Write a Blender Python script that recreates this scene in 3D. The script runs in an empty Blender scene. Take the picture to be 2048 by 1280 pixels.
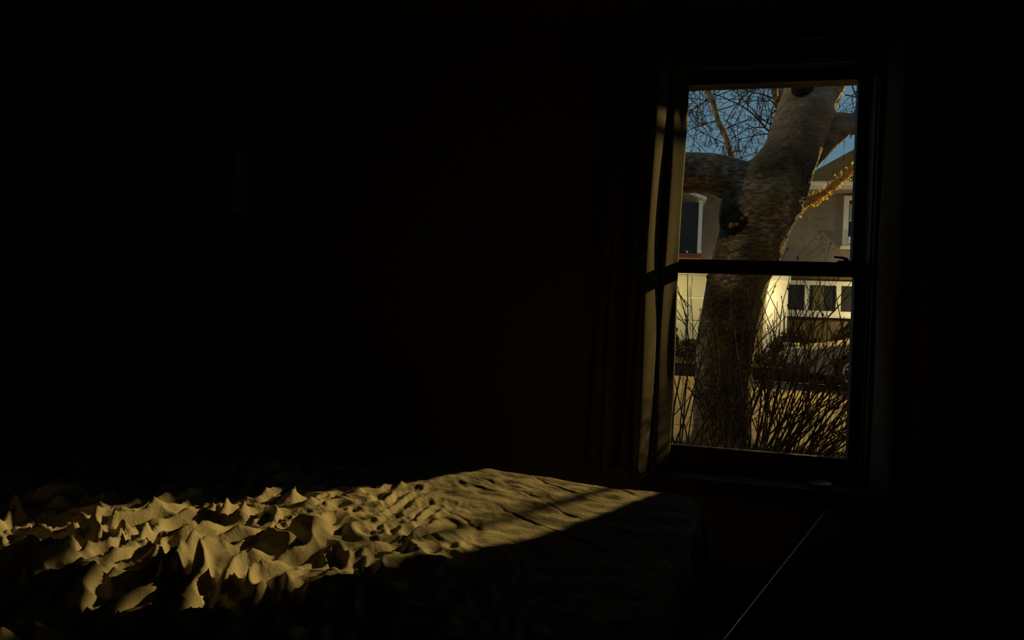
import bpy, bmesh, math, random
import numpy as np
from mathutils import Vector, Matrix

S = bpy.context.scene
C = S.collection

# ------------------------------------------------------------------ camera
# world: z = 0 is the lower edge of the window glass, y = 0 the sash plane,
# the room lies at y < 0, the street at y > 0
FPX = 1250.0
YAW, PITCH, ROLL = (math.radians(a) for a in (12.55, 0.85, 2.75))
CAM = np.array([-0.11, -2.973, 0.49])
_f = np.array([-math.sin(YAW) * math.cos(PITCH), math.cos(YAW) * math.cos(PITCH), math.sin(PITCH)])
_r = np.array([math.cos(YAW), math.sin(YAW), 0.0])
_u = np.cross(_r, _f)
_r, _u = (math.cos(ROLL) * _r + math.sin(ROLL) * _u, -math.sin(ROLL) * _r + math.cos(ROLL) * _u)
cd = bpy.data.cameras.new('camera')
cd.sensor_width = 36.0
cd.lens = FPX / 2048 * 36.0
cd.clip_start = 0.02
cam = bpy.data.objects.new('camera', cd)
cam.matrix_world = Matrix(((_r[0], _u[0], -_f[0], CAM[0]), (_r[1], _u[1], -_f[1], CAM[1]),
                           (_r[2], _u[2], -_f[2], CAM[2]), (0, 0, 0, 1)))
C.objects.link(cam)
S.camera = cam


def at(px, py, Y):
    """the point of the place seen at a pixel of the photograph, at depth y = Y"""
    d = _f + (px - 1024) / FPX * _r + (640 - py) / FPX * _u
    return CAM + d * ((Y - CAM[1]) / d[1])


def scale_at(Y):
    return FPX / (Y - CAM[1])


# ------------------------------------------------------------------ exposure, sky
S.view_settings.view_transform = 'Standard'
S.view_settings.look = 'None'
S.view_settings.exposure = 0.0
S.view_settings.gamma = 1.0
S.view_settings.use_curve_mapping = False
S.cycles.max_bounces = 5
S.cycles.diffuse_bounces = 3

W = bpy.data.worlds.new('night_sky')
S.world = W
W.use_nodes = True
nt = W.node_tree
nt.nodes.clear()
out = nt.nodes.new('ShaderNodeOutputWorld')
bg = nt.nodes.new('ShaderNodeBackground')
tc = nt.nodes.new('ShaderNodeTexCoord')
sx = nt.nodes.new('ShaderNodeSeparateXYZ')
rp = nt.nodes.new('ShaderNodeValToRGB')
rp.color_ramp.elements[0].position = 0.0
rp.color_ramp.elements[0].color = (0.145, 0.26, 0.345, 1)
rp.color_ramp.elements[1].position = 0.6
rp.color_ramp.elements[1].color = (0.095, 0.185, 0.28, 1)
nt.links.new(tc.outputs['Generated'], sx.inputs[0])
nt.links.new(sx.outputs['Z'], rp.inputs[0])
nt.links.new(rp.outputs[0], bg.inputs[0])
bg.inputs[1].default_value = 1.0
nt.links.new(bg.outputs[0], out.inputs[0])

# the street lamp (its post and head are built further down)
LAMP_AZ, LAMP_EL, LAMP_D = math.radians(33.0), math.radians(16.8), 13.6
LAMP = np.array([0.37 + LAMP_D * math.sin(LAMP_AZ), LAMP_D * math.cos(LAMP_AZ), 0.40 + LAMP_D * math.tan(LAMP_EL)])
ld = bpy.data.lights.new('street_lamp_light', 'SPOT')
ld.energy = 10300.0
ld.color = (1.0, 0.66, 0.20)
ld.spot_size = math.radians(150)
ld.spot_blend = 0.7
ld.shadow_soft_size = 0.09
lo = bpy.data.objects.new('street_lamp_light', ld)
lo.location = LAMP
_d = Vector((1.0, 1.5, -0.3)) - Vector(LAMP)
lo.rotation_euler = _d.to_track_quat('-Z', 'Y').to_euler()
C.objects.link(lo)

# unseen lamp added on the near verge, out left, to brighten trunk and facade
FILL_LAMP = np.array([-8.5, 1.2, 5.2])
ld2 = bpy.data.lights.new('street_lamp_light', 'POINT')
ld2.energy = 1000.0
ld2.color = (1.0, 0.66, 0.22)
ld2.shadow_soft_size = 0.12
lo2 = bpy.data.objects.new('street_lamp_light', ld2)
lo2.location = FILL_LAMP
C.objects.link(lo2)

# ------------------------------------------------------------------ materials
M = {}


def mat(name, col, rough=0.8, metal=0.0, var=0.0, scale=8.0, bump=0.0, bscale=None, spec=0.3, stretch=(1, 1, 1), col2=None, detail=6, transl=0.0):
    m = bpy.data.materials.new(name)
    m.use_nodes = True
    n = m.node_tree
    b = n.nodes['Principled BSDF']
    b.inputs['Roughness'].default_value = rough
    b.inputs['Metallic'].default_value = metal
    b.inputs['Specular IOR Level'].default_value = spec
    b.inputs['Base Color'].default_value = (*col, 1)
    if var > 0 or bump > 0:
        t = n.nodes.new('ShaderNodeTexCoord')
        mp = n.nodes.new('ShaderNodeMapping')
        mp.inputs['Scale'].default_value = stretch
        n.links.new(t.outputs['Object'], mp.inputs[0])
        nz = n.nodes.new('ShaderNodeTexNoise')
        nz.inputs['Scale'].default_value = scale
        nz.inputs['Detail'].default_value = detail
        n.links.new(mp.outputs[0], nz.inputs['Vector'])
        if var > 0:
            r = n.nodes.new('ShaderNodeValToRGB')
            c2 = col2 if col2 else tuple(c * (1 - var) for c in col)
            r.color_ramp.elements[0].position = 0.35
            r.color_ramp.elements[0].color = (*c2, 1)
            r.color_ramp.elements[1].position = 0.65
            r.color_ramp.elements[1].color = (*col, 1)
            n.links.new(nz.outputs['Fac'], r.inputs[0])
            n.links.new(r.outputs[0], b.inputs['Base Color'])
        if bump > 0:
            nb = n.nodes.new('ShaderNodeTexNoise')
            nb.inputs['Scale'].default_value = bscale or scale * 4
            nb.inputs['Detail'].default_value = 5
            n.links.new(mp.outputs[0], nb.inputs['Vector'])
            bp = n.nodes.new('ShaderNodeBump')
            bp.inputs['Strength'].default_value = bump
            bp.inputs['Distance'].default_value = 0.02
            n.links.new(nb.outputs['Fac'], bp.inputs['Height'])
            n.links.new(bp.outputs[0], b.inputs['Normal'])
    if transl > 0:
        tr = n.nodes.new('ShaderNodeBsdfTranslucent')
        tr.inputs[0].default_value = (*col, 1)
        mx = n.nodes.new('ShaderNodeMixShader')
        mx.inputs[0].default_value = transl
        n.links.new(b.outputs[0], mx.inputs[1])
        n.links.new(tr.outputs[0], mx.inputs[2])
        n.links.new(mx.outputs[0], n.nodes['Material Output'].inputs[0])
    M[name] = m
    return m


def emit(name, col, strength):
    m = bpy.data.materials.new(name)
    m.use_nodes = True
    n = m.node_tree
    b = n.nodes['Principled BSDF']
    b.inputs['Base Color'].default_value = (*col, 1)
    b.inputs['Emission Color'].default_value = (*col, 1)
    b.inputs['Emission Strength'].default_value = strength
    M[name] = m


def thin_glass(name, tint=(0.93, 0.95, 0.93), refl=0.04, rough=0.0):
    m = bpy.data.materials.new(name)
    m.use_nodes = True
    n = m.node_tree
    n.nodes.clear()
    o = n.nodes.new('ShaderNodeOutputMaterial')
    t = n.nodes.new('ShaderNodeBsdfTransparent')
    t.inputs[0].default_value = (*tint, 1)
    g = n.nodes.new('ShaderNodeBsdfGlossy')
    g.inputs['Roughness'].default_value = rough
    x = n.nodes.new('ShaderNodeMixShader')
    x.inputs[0].default_value = refl
    n.links.new(t.outputs[0], x.inputs[1])
    n.links.new(g.outputs[0], x.inputs[2])
    n.links.new(x.outputs[0], o.inputs[0])
    M[name] = m


mat('wall_paint', (0.16, 0.13, 0.09), 0.9, bump=0.1, scale=60, bscale=120)
mat('ceiling_paint', (0.15, 0.14, 0.12), 0.9, bump=0.1, scale=40)
mat('floor_wood', (0.09, 0.05, 0.025), 0.5, var=0.4, scale=3, stretch=(1, 12, 1), bump=0.05)
mat('dark_wood', (0.03, 0.018, 0.010), 0.85, var=0.4, scale=4, stretch=(14, 1, 1), bump=0.05, spec=0.05)
mat('window_wood', (0.07, 0.045, 0.025), 0.5, var=0.3, scale=5, stretch=(6, 6, 1), bump=0.05)
mat('lock_metal', (0.05, 0.045, 0.04), 0.35, metal=0.8)
mat('steel_trim', (0.34, 0.34, 0.33), 0.35, metal=1.0)
mat('curtain_cloth', (0.16, 0.125, 0.08), 0.95, var=0.15, scale=20, bump=0.15, bscale=500)
mat('sheet', (0.4, 0.38, 0.35), 0.9, bump=0.1, scale=50)
mat('pottery', (0.30, 0.30, 0.28), 0.2, spec=0.8)
mat('glow_strip_cloth', (0.6, 0.6, 0.4), 0.9, bump=0.1, scale=60)
mat('twig_brown', (0.075, 0.045, 0.022), 0.8, var=0.4, scale=30)
mat('cane_brown', (0.06, 0.036, 0.012), 0.75, var=0.4, scale=25)
mat('branch_moss', (0.80, 0.55, 0.18), 0.9, var=0.75, scale=30, bump=0.5, bscale=60)
mat('pale_twig', (0.50, 0.35, 0.15), 0.85, var=0.7, scale=18, bump=0.4)
mat('lit_scraps', (0.75, 0.48, 0.13), 0.9, var=0.5, scale=40, transl=0.55)
mat('cut_wood', (0.40, 0.25, 0.08), 0.8, var=0.6, scale=60)
mat('knot_bark', (0.022, 0.017, 0.011), 0.95, var=0.4, scale=30, bump=0.8, bscale=60)
mat('asphalt', (0.150, 0.108, 0.043), 0.9, var=0.3, scale=1.2, bump=0.4, bscale=90, stretch=(0.35, 1, 1))
mat('concrete', (0.24, 0.22, 0.18), 0.9, var=0.3, scale=4, bump=0.3, bscale=60)
mat('soil', (0.030, 0.022, 0.012), 0.95, var=0.5, scale=6, bump=0.6)
mat('lawn', (0.06, 0.07, 0.015), 0.95, var=0.5, scale=10, bump=0.6)
mat('grass_blade', (0.20, 0.21, 0.03), 0.7, var=0.4, scale=5)
mat('siding', (0.22, 0.17, 0.12), 0.85, var=0.1, scale=3, bump=0.1)
mat('brick_brown', (0.18, 0.12, 0.05), 0.9, var=0.4, scale=8, bump=0.4)
mat('cream_paint', (0.62, 0.58, 0.36), 0.7, var=0.08, scale=4)
mat('white_paint', (0.8, 0.74, 0.58), 0.6, var=0.06, scale=4)
mat('shingle', (0.44, 0.19, 0.025), 0.95, var=0.5, scale=6, bump=0.7, bscale=30, stretch=(1, 4, 4))
mat('pane_dark', (0.028, 0.026, 0.018), 0.25, spec=0.2)
mat('curtain_green', (0.22, 0.20, 0.05), 0.9, var=0.3, scale=12, stretch=(6, 6, 0.3))
mat('blind', (0.42, 0.38, 0.28), 0.8, var=0.1, scale=4)
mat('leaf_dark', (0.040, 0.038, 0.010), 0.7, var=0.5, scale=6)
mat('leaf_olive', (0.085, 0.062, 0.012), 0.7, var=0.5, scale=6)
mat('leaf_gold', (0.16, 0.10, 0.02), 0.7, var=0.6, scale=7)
mat('car_paint', (0.17, 0.145, 0.10), 0.35, spec=0.5)
mat('tyre', (0.02, 0.02, 0.02), 0.8)
mat('alloy', (0.55, 0.52, 0.46), 0.35, metal=0.8)
mat('black_plastic', (0.02, 0.02, 0.02), 0.6)
mat('terracotta', (0.5, 0.42, 0.28), 0.8)
mat('flower_white', (0.8, 0.75, 0.65), 0.8)
mat('box_red', (0.22, 0.07, 0.03), 0.8)
mat('post_metal', (0.06, 0.06, 0.055), 0.5, metal=0.6)
thin_glass('window_glass')
thin_glass('car_glass', (0.15, 0.16, 0.17), 0.15)
thin_glass('lamp_glass', (0.95, 0.95, 0.9), 0.03)
emit('lamp_glow', (1.0, 0.66, 0.20), 30.0)
emit('porch_glow', (1.0, 0.80, 0.40), 12.0)


def bark_material():
    m = bpy.data.materials.new('birch_bark')
    m.use_nodes = True
    n = m.node_tree
    b = n.nodes['Principled BSDF']
    b.inputs['Roughness'].default_value = 0.85
    b.inputs['Specular IOR Level'].default_value = 0.2
    t = n.nodes.new('ShaderNodeTexCoord')

    def noise(scale, stretch, detail=5):
        mp = n.nodes.new('ShaderNodeMapping')
        mp.inputs['Scale'].default_value = stretch
        n.links.new(t.outputs['Object'], mp.inputs[0])
        z = n.nodes.new('ShaderNodeTexNoise')
        z.inputs['Scale'].default_value = scale
        z.inputs['Detail'].default_value = detail
        n.links.new(mp.outputs[0], z.inputs['Vector'])
        return z.outputs['Fac']

    def ramp(fac, stops):
        r = n.nodes.new('ShaderNodeValToRGB')
        while len(r.color_ramp.elements) < len(stops):
            r.color_ramp.elements.new(0.5)
        for e, (p, c) in zip(r.color_ramp.elements, stops):
            e.position = p
            e.color = (*c, 1)
        n.links.new(fac, r.inputs[0])
        return r.outputs[0]

    big = ramp(noise(3.0, (1, 1, 0.7)), [(0.40, (0.045, 0.034, 0.021)), (0.52, (0.14, 0.11, 0.072)), (0.62, (0.30, 0.25, 0.19))])
    streak = ramp(noise(26.0, (0.8, 0.8, 2.0), 8), [(0.40, (0.40, 0.38, 0.35)), (0.55, (0.85, 0.85, 0.85)), (0.68, (1.5, 1.42, 1.35))])
    mx = n.nodes.new('ShaderNodeMix')
    mx.data_type = 'RGBA'
    mx.blend_type = 'MULTIPLY'
    mx.inputs['Factor'].default_value = 1.0
    n.links.new(big, mx.inputs['A'])
    n.links.new(streak, mx.inputs['B'])
    sz = n.nodes.new('ShaderNodeSeparateXYZ')
    n.links.new(t.outputs['Object'], sz.inputs[0])
    mr = n.nodes.new('ShaderNodeMapRange')
    mr.inputs['From Min'].default_value = 1.65
    mr.inputs['From Max'].default_value = 2.25
    n.links.new(sz.outputs['Z'], mr.inputs['Value'])
    up = n.nodes.new('ShaderNodeMix')
    up.data_type = 'RGBA'
    n.links.new(mr.outputs['Result'], up.inputs['Factor'])
    n.links.new(mx.outputs['Result'], up.inputs['A'])
    n.links.new(ramp(noise(9.0, (0.6, 0.6, 2.2), 6), [(0.3, (0.13, 0.10, 0.07)), (0.5, (0.25, 0.20, 0.145)), (0.7, (0.36, 0.30, 0.23))]), up.inputs['B'])
    mx = up
    # moss, greener in broad patches
    mossf = ramp(noise(2.3, (1, 1, 0.5), 3), [(0.52, (0, 0, 0)), (0.66, (1, 1, 1))])
    mx2 = n.nodes.new('ShaderNodeMix')
    mx2.data_type = 'RGBA'
    n.links.new(mossf, mx2.inputs['Factor'])
    n.links.new(mx.outputs['Result'], mx2.inputs['A'])
    mx2.inputs['B'].default_value = (0.16, 0.135, 0.03, 1)
    n.links.new(mx2.outputs['Result'], b.inputs['Base Color'])
    bp = n.nodes.new('ShaderNodeBump')
    bp.inputs['Strength'].default_value = 1.0
    bp.inputs['Distance'].default_value = 0.03
    n.links.new(noise(30.0, (0.8, 0.8, 1.8), 9), bp.inputs['Height'])
    n.links.new(bp.outputs[0], b.inputs['Normal'])
    M['birch_bark'] = m


bark_material()


def quilt_material():
    m = bpy.data.materials.new('quilt_cloth')
    m.use_nodes = True
    n = m.node_tree
    b = n.nodes['Principled BSDF']
    b.inputs['Roughness'].default_value = 0.9
    b.inputs['Specular IOR Level'].default_value = 0.1
    b.inputs['Base Color'].default_value = (0.52, 0.47, 0.37, 1)
    t = n.nodes.new('ShaderNodeTexCoord')
    z = n.nodes.new('ShaderNodeTexNoise')
    z.inputs['Scale'].default_value = 140
    z.inputs['Detail'].default_value = 6
    n.links.new(t.outputs['Object'], z.inputs['Vector'])
    bp = n.nodes.new('ShaderNodeBump')
    bp.inputs['Strength'].default_value = 0.35
    bp.inputs['Distance'].default_value = 0.004
    n.links.new(z.outputs['Fac'], bp.inputs['Height'])
    n.links.new(bp.outputs[0], b.inputs['Normal'])
    M['quilt_cloth'] = m


quilt_material()

# ------------------------------------------------------------------ helpers


def link(name, verts, faces, m, parent=None, smooth=False, loc=None):
    me = bpy.data.meshes.new(name)
    me.from_pydata([tuple(map(float, v)) for v in verts], [], [tuple(map(int, f)) for f in faces])
    me.update()
    if smooth:
        me.polygons.foreach_set('use_smooth', [True] * len(me.polygons))
    me.materials.append(M[m] if isinstance(m, str) else m)
    o = bpy.data.objects.new(name, me)
    C.objects.link(o)
    if parent is not None:
        o.parent = parent
        o.matrix_parent_inverse = parent.matrix_basis.inverted()
    return o


def tag(o, label=None, cat=None, group=None, kind=None):
    if label:
        o['label'] = label
    if cat:
        o['category'] = cat
    if group:
        o['group'] = group
    if kind:
        o['kind'] = kind
    return o


def empty(name, loc=(0, 0, 0)):
    o = bpy.data.objects.new(name, None)
    o.location = [float(v) for v in loc]
    o.empty_display_size = 0.1
    C.objects.link(o)
    return o


class MB:
    """collects shapes that together make one part"""

    def __init__(s):
        s.v, s.f = [], []

    def add(s, v, f):
        k = len(s.v)
        s.v += [tuple(p) for p in v]
        s.f += [tuple(i + k for i in q) for q in f]
        return s

    def box(s, a, b, bev=0.0):
        x0, x1 = sorted((a[0], b[0])); y0, y1 = sorted((a[1], b[1])); z0, z1 = sorted((a[2], b[2]))
        if bev <= 0:
            v = [(x, y, z) for z in (z0, z1) for y in (y0, y1) for x in (x0, x1)]
            f = [(0, 2, 3, 1), (4, 5, 7, 6), (0, 1, 5, 4), (2, 6, 7, 3), (0, 4, 6, 2), (1, 3, 7, 5)]
            return s.add(v, f)
        bm = bmesh.new()
        bmesh.ops.create_cube(bm, size=1)
        for q in bm.verts:
            q.co = ((x0 + x1) / 2 + q.co.x * (x1 - x0), (y0 + y1) / 2 + q.co.y * (y1 - y0), (z0 + z1) / 2 + q.co.z * (z1 - z0))
        bmesh.ops.bevel(bm, geom=bm.edges[:], offset=bev, segments=2, profile=0.5, affect='EDGES')
        bm.verts.index_update()
        s.add([tuple(q.co) for q in bm.verts], [[q.index for q in p.verts] for p in bm.faces])
        bm.free()
        return s

    def prism(s, poly, axis, a, b):
        """a polygon in the two other axes, pushed along axis from a to b"""
        n = len(poly)

        def P(p, t):
            q = list(p)
            q.insert(axis, t)
            return q
        v = [P(p, a) for p in poly] + [P(p, b) for p in poly]
        f = [tuple(range(n)), tuple(range(2 * n - 1, n - 1, -1))]
        f += [(i, i + n, (i + 1) % n + n, (i + 1) % n) for i in range(n)]
        return s.add(v, f)

    def tube(s, pts, rad, sides=8, rough=0.0, seed=0, caps=True):
        v, f = tube_mesh(pts, rad, sides, rough, seed, caps)
        return s.add(v, f)

    def build(s, name, m, parent=None, smooth=False):
        return link(name, s.v, s.f, m, parent, smooth)


def tube_mesh(pts, rad, sides=8, rough=0.0, seed=0, caps=True):
    pts = np.array(pts, float)
    n = len(pts)
    rad = np.full(n, rad, float) if np.isscalar(rad) else np.array(rad, float)
    tan = np.gradient(pts, axis=0)
    tan /= np.linalg.norm(tan, axis=1)[:, None] + 1e-12
    ref = np.array([0.0, 1.0, 0.0]) if abs(tan[0][1]) < 0.8 else np.array([1.0, 0, 0])
    rng = np.random.RandomState(seed)
    V = []
    a = np.cross(tan[0], ref)
    a /= np.linalg.norm(a)
    for i in range(n):
        a = a - tan[i] * (a @ tan[i])
        a /= np.linalg.norm(a) + 1e-12
        b = np.cross(tan[i], a)
        for k in range(sides):
            t = 2 * math.pi * k / sides
            r = rad[i] * (1 + rough * rng.uniform(-1, 1))
            V.append(pts[i] + r * (math.cos(t) * a + math.sin(t) * b))
    Fc = []
    for i in range(n - 1):
        for k in range(sides):
            k2 = (k + 1) % sides
            Fc.append((i * sides + k, i * sides + k2, (i + 1) * sides + k2, (i + 1) * sides + k))
    if caps:
        Fc.append(tuple(range(sides - 1, -1, -1)))
        Fc.append(tuple(range((n - 1) * sides, n * sides)))
    return V, Fc


def resample(pts, n):
    """Catmull-Rom through points (rows may carry a radius as last column)"""
    P = np.array(pts, float)
    P = np.vstack([2 * P[0] - P[1], P, 2 * P[-1] - P[-2]])
    m = len(P) - 3
    o = []
    for t in np.linspace(0, m - 1e-6, n):
        i = int(t)
        u = t - i
        a, b, c, d = P[i:i + 4]
        o.append(0.5 * (2 * b + (c - a) * u + (2 * a - 5 * b + 4 * c - d) * u * u + (3 * b - a - 3 * c + d) * u ** 3))
    return np.array(o)


def vnoise(x, y, seed=0):
    """smooth 2-D gradient noise, about -1..1"""
    x = np.asarray(x, float); y = np.asarray(y, float)
    xi = np.floor(x).astype(np.int64); yi = np.floor(y).astype(np.int64)
    xf = x - xi; yf = y - yi

    def g(i, j):
        h = (i * 374761393 + j * 668265263 + seed * 1442695041) & 0xFFFFFFFF
        h = ((h ^ (h >> 13)) * 1274126177) & 0xFFFFFFFF
        h = (h ^ (h >> 16)) & 0xFFFF
        return h / 65536.0 * 2 * math.pi

    def dot(i, j, dx, dy):
        a = g(i, j)
        return np.cos(a) * dx + np.sin(a) * dy
    u = xf ** 3 * (xf * (xf * 6 - 15) + 10); v = yf ** 3 * (yf * (yf * 6 - 15) + 10)
    n0 = dot(xi, yi, xf, yf) * (1 - u) + dot(xi + 1, yi, xf - 1, yf) * u
    n1 = dot(xi, yi + 1, xf, yf - 1) * (1 - u) + dot(xi + 1, yi + 1, xf - 1, yf - 1) * u
    return (n0 * (1 - v) + n1 * v) * 1.5


def sstep(a, b, x):
    t = np.clip((x - a) / (b - a), 0, 1)
    return t * t * (3 - 2 * t)


# ------------------------------------------------------------------ room shell
FLOOR, CEIL = -0.60, 1.95
GZ_ = -0.30
XL, XR, YB = -2.42, 1.75, -3.75
WI, WO = -0.06, 0.14            # inner and outer face of the window wall
OX0, OX1, OZ0, OZ1 = -0.055, 0.795, -0.105, 1.725   # rough opening

tag(MB().box((XL - .15, YB - .15, FLOOR - .12), (XR + .15, WO, FLOOR)).build('floor', 'floor_wood'), kind='structure')
tag(MB().box((XL - .15, YB - .15, CEIL), (XR + .15, WO, CEIL + .12)).build('ceiling', 'ceiling_paint'), kind='structure')
w = MB()
w.box((XL - .15, WI, FLOOR), (OX0, WO, CEIL))
w.box((OX1, WI, FLOOR), (XR + .15, WO, CEIL))
w.box((OX0, WI, FLOOR), (OX1, WO, OZ0))
w.box((OX0, WI, OZ1), (OX1, WO, CEIL))
tag(w.build('wall_front', 'wall_paint'), kind='structure')
tag(MB().box((XL - .15, YB, FLOOR), (XL, WI, CEIL)).build('wall_left', 'wall_paint'), kind='structure')
tag(MB().box((XR, YB, FLOOR), (XR + .15, WI, CEIL)).build('wall_right', 'wall_paint'), kind='structure')
tag(MB().box((XL - .15, YB - .15, FLOOR), (XR + .15, YB, CEIL)).build('wall_back', 'wall_paint'), kind='structure')
tag(MB().box((XL, WI - .015, FLOOR), (XR, WI, FLOOR + .10), .004).build('baseboard_front', 'window_wood'), kind='structure')
tag(MB().box((XL, YB, FLOOR), (XL + .015, WI - .016, FLOOR + .10), .004).build('baseboard_left', 'window_wood'), kind='structure')
# the eave of this house above the window
tag(MB().prism([(WO, 1.99), (0.72, 1.905), (0.74, 2.04), (WO, 2.4)], 0, -4.0, 4.0).build('trim_1', 'window_wood'), kind='structure')

tag(MB().box((.925, WO, GZ_ - .2), (4.0, .48, 1.96)).build('beam_block_wall', 'siding'), kind='structure')  # unseen wall added to cut the right edge of the lamp beam

# ------------------------------------------------------------------ window
win = empty('window_1', (0.37, 0.0, OZ0))
tag(win, kind='structure')
GW, GH = 0.74, 1.664
j = MB()
j.box((OX0, WI, OZ0), (OX0 + .012, WO, OZ1)); j.box((OX1 - .012, WI, OZ0), (OX1, WO, OZ1))
j.box((OX0, WI, OZ1 - .012), (OX1, WO, OZ1))
j.build('jamb', 'window_wood', win)
cs = MB()
cs.box((OX0 - .075, WI - .02, OZ0), (OX0 + .004, WI, OZ1 + .075), .004)
cs.build('casing', 'window_wood', win)
MB().box((OX1 - .004, WI - .02, OZ0), (OX1 + .075, WI, OZ1 + .075), .004).build('casing', 'window_wood', win)
MB().box((OX0 + .004, WI - .02, OZ1 - .004), (OX1 - .004, WI, OZ1 + .075), .004).build('casing', 'window_wood', win)
MB().box((OX0 - .10, -.195, OZ0 - .022), (OX1 + .10, .01, OZ0), .006).build('stool', 'window_wood', win)
MB().box((OX0 - .07, WI - .018, OZ0 - .10), (OX1 + .07, WI, OZ0 - .024), .004).build('apron', 'window_wood', win)
MB().prism([(.03, OZ0), (.20, OZ0 - .03), (.20, OZ0 - .06), (.03, OZ0 - .045)], 0, OX0 - .03, OX1 + .03).build('outer_sill', 'concrete', win)


def sash(name, y0, y1, z0, z1, g0, g1):
    """a sash with its stiles, rails and pane; the glass fills z from g0 to g1"""
    s = MB().box((OX0 + .013, y0, z0), (0.0, y1, z1), .004).build(name, 'window_wood', win)
    MB().box((GW, y0, z0), (OX1 - .013, y1, z1), .004).build('stile', 'window_wood', s)
    MB().box((0, y0 + .001, z0), (GW, y1 - .001, g0), .004).build('rail', 'window_wood', s)
    MB().box((0, y0 + .001, g1), (GW, y1 - .001, z1), .004).build('rail', 'window_wood', s)
    ym = (y0 + y1) / 2
    MB().box((-.008, ym - .002, g0 - .008), (GW + .008, ym + .002, g1 + .008)).build('pane', 'window_glass', s)
    return s


sash('lower_sash', -.020, .020, OZ0 + .002, .850, 0.0, .788)
sash('upper_sash', .028, .066, .792, OZ1 - .013, .845, GH + .005)
# sash lock standing on the meeting rail
lk = MB()
lp = at(1692, 523, 0.0)
lk.box((lp[0] - .035, -.012, .850), (lp[0] + .035, .014, .858), .002)
lk.tube([(lp[0], 0, .856), (lp[0], 0, .868)], [.012, .010], 12)
lk.tube(resample([(lp[0] + .004, -.002, .866), (lp[0] - .022, -.006, .871), (lp[0] - .052, -.012, .873)], 8), [.006] * 4 + [.0055, .005, .0045, .004], 8)
lk.build('sash_lock', 'lock_metal', win, True)


# ------------------------------------------------------------------ curtains
def curtain(name, plan, z0, z1, label, lean=0.0, flare=1.0):
    """pleated cloth hanging along a plan line; plan is at the hem, gathered a little at the top"""
    P = resample(plan, 90)
    nz = 40
    rng = np.linspace(0, 1, nz)
    V = []
    for t in rng:                       # t = 0 at hem
        z = z0 + (z1 - z0) * t
        k = 1 - 0.12 * t
        for i, (x, y) in enumerate(P):
            yy = WI - .055 + (y - (WI - .055)) * k
            xx = x + lean * t + 0.004 * math.sin(9 * t + i * .2)
            V.append((xx, yy, z))
    n = len(P)
    F_ = [(r * n + i, r * n + i + 1, (r + 1) * n + i + 1, (r + 1) * n + i) for r in range(nz - 1) for i in range(n - 1)]
    root = empty(name, (plan[0][0], plan[0][1], z0))
    tag(root, label, 'curtain')
    pn = link('panel', V, F_, 'curtain_cloth', root, True)
    sm = pn.modifiers.new('thickness', 'SOLIDIFY')
    sm.thickness = 0.002
    hem = [(x, y, z0 + .0) for x, y in P]
    MB().tube(hem, .004, 6).build('hem', 'curtain_cloth', root, True)
    return root


# left curtain: from the glass edge outward (to the left)
curtain('curtain', [(-.006, -.080), (-.035, -.130), (-.072, -.200), (-.084, -.192), (-.092, -.205), (-.100, -.240), (-.142, -.340),
                    (-.160, -.330), (-.172, -.20), (-.19, -.12), (-.22, -.12), (-.25, -.2), (-.29, -.22), (-.31, -.13), (-.35, -.12), (-.38, -.18)],
        -.098, 1.77, 'gathered tan curtain at the window side nearer the lit bed', lean=0.012)
curtain('curtain', [(.800, -.10), (.82, -.15), (.85, -.19), (.88, -.17), (.895, -.11), (.92, -.13), (.95, -.2), (.985, -.19), (1.0, -.12), (1.04, -.13), (1.07, -.19)],
        -.098, 1.77, 'gathered dark curtain at the window side away from the bed', lean=0.01)
rod = empty('curtain_rod', (.37, -.13, 1.80))
tag(rod, 'dark curtain rod spanning above the window', 'curtain rod')
MB().tube([(-.50, -.13, 1.80), (1.2, -.13, 1.80)], .011, 12).build('rod', 'lock_metal', rod, True)
for x in (-.51, 1.21):
    MB().tube([(x - .02, -.13, 1.80), (x - .012, -.13, 1.80), (x, -.13, 1.80), (x + .012, -.13, 1.80), (x + .02, -.13, 1.80)], [.004, .018, .022, .018, .004], 12).build('finial', 'lock_metal', rod, True)
for x in (-.44, 1.14):
    MB().tube([(x, -.13, 1.786), (x, -.10, 1.78), (x, WI, 1.78)], .006, 8).build('bracket', 'lock_metal', rod, True)

# ------------------------------------------------------------------ bed
BX0, BX1, BY0, BY1 = -1.75, 0.04, -3.30, -1.10      # mattress outline
BT = 0.02
BTURN = math.radians(-9.0)


def turn(x, y):
    c_, s_ = math.cos(BTURN), math.sin(BTURN)
    a, b = x - BX1, y - BY1
    return BX1 + c_ * a - s_ * b, BY1 + s_ * a + c_ * b


bed = empty('bed', (BX1, BY1, FLOOR))
tag(bed, 'dark wooden bed beneath the rumpled quilt', 'bed')
MB().box((BX0, BY0, -.26), (BX1, BY1, BT - .012), .05).build('mattress', 'sheet', bed, True)
MB().box((BX0 + .01, BY0, -.40), (BX1 - .01, BY1 - .01, -.265), .01).build('frame', 'dark_wood', bed)
for x in (BX0 + .05, BX1 - .11):
    for y in (BY0 + .05, BY1 - .12):
        MB().box((x, y, FLOOR), (x + .06, y + .06, -.402), .005).build('leg', 'dark_wood', bed)
MB().box((BX0 - .02, BY0 - .06, FLOOR + .05), (BX1 + .02, BY0 - .005, .42), .01).build('headboard', 'dark_wood', bed)


bed.rotation_euler = (0, 0, BTURN)


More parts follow.
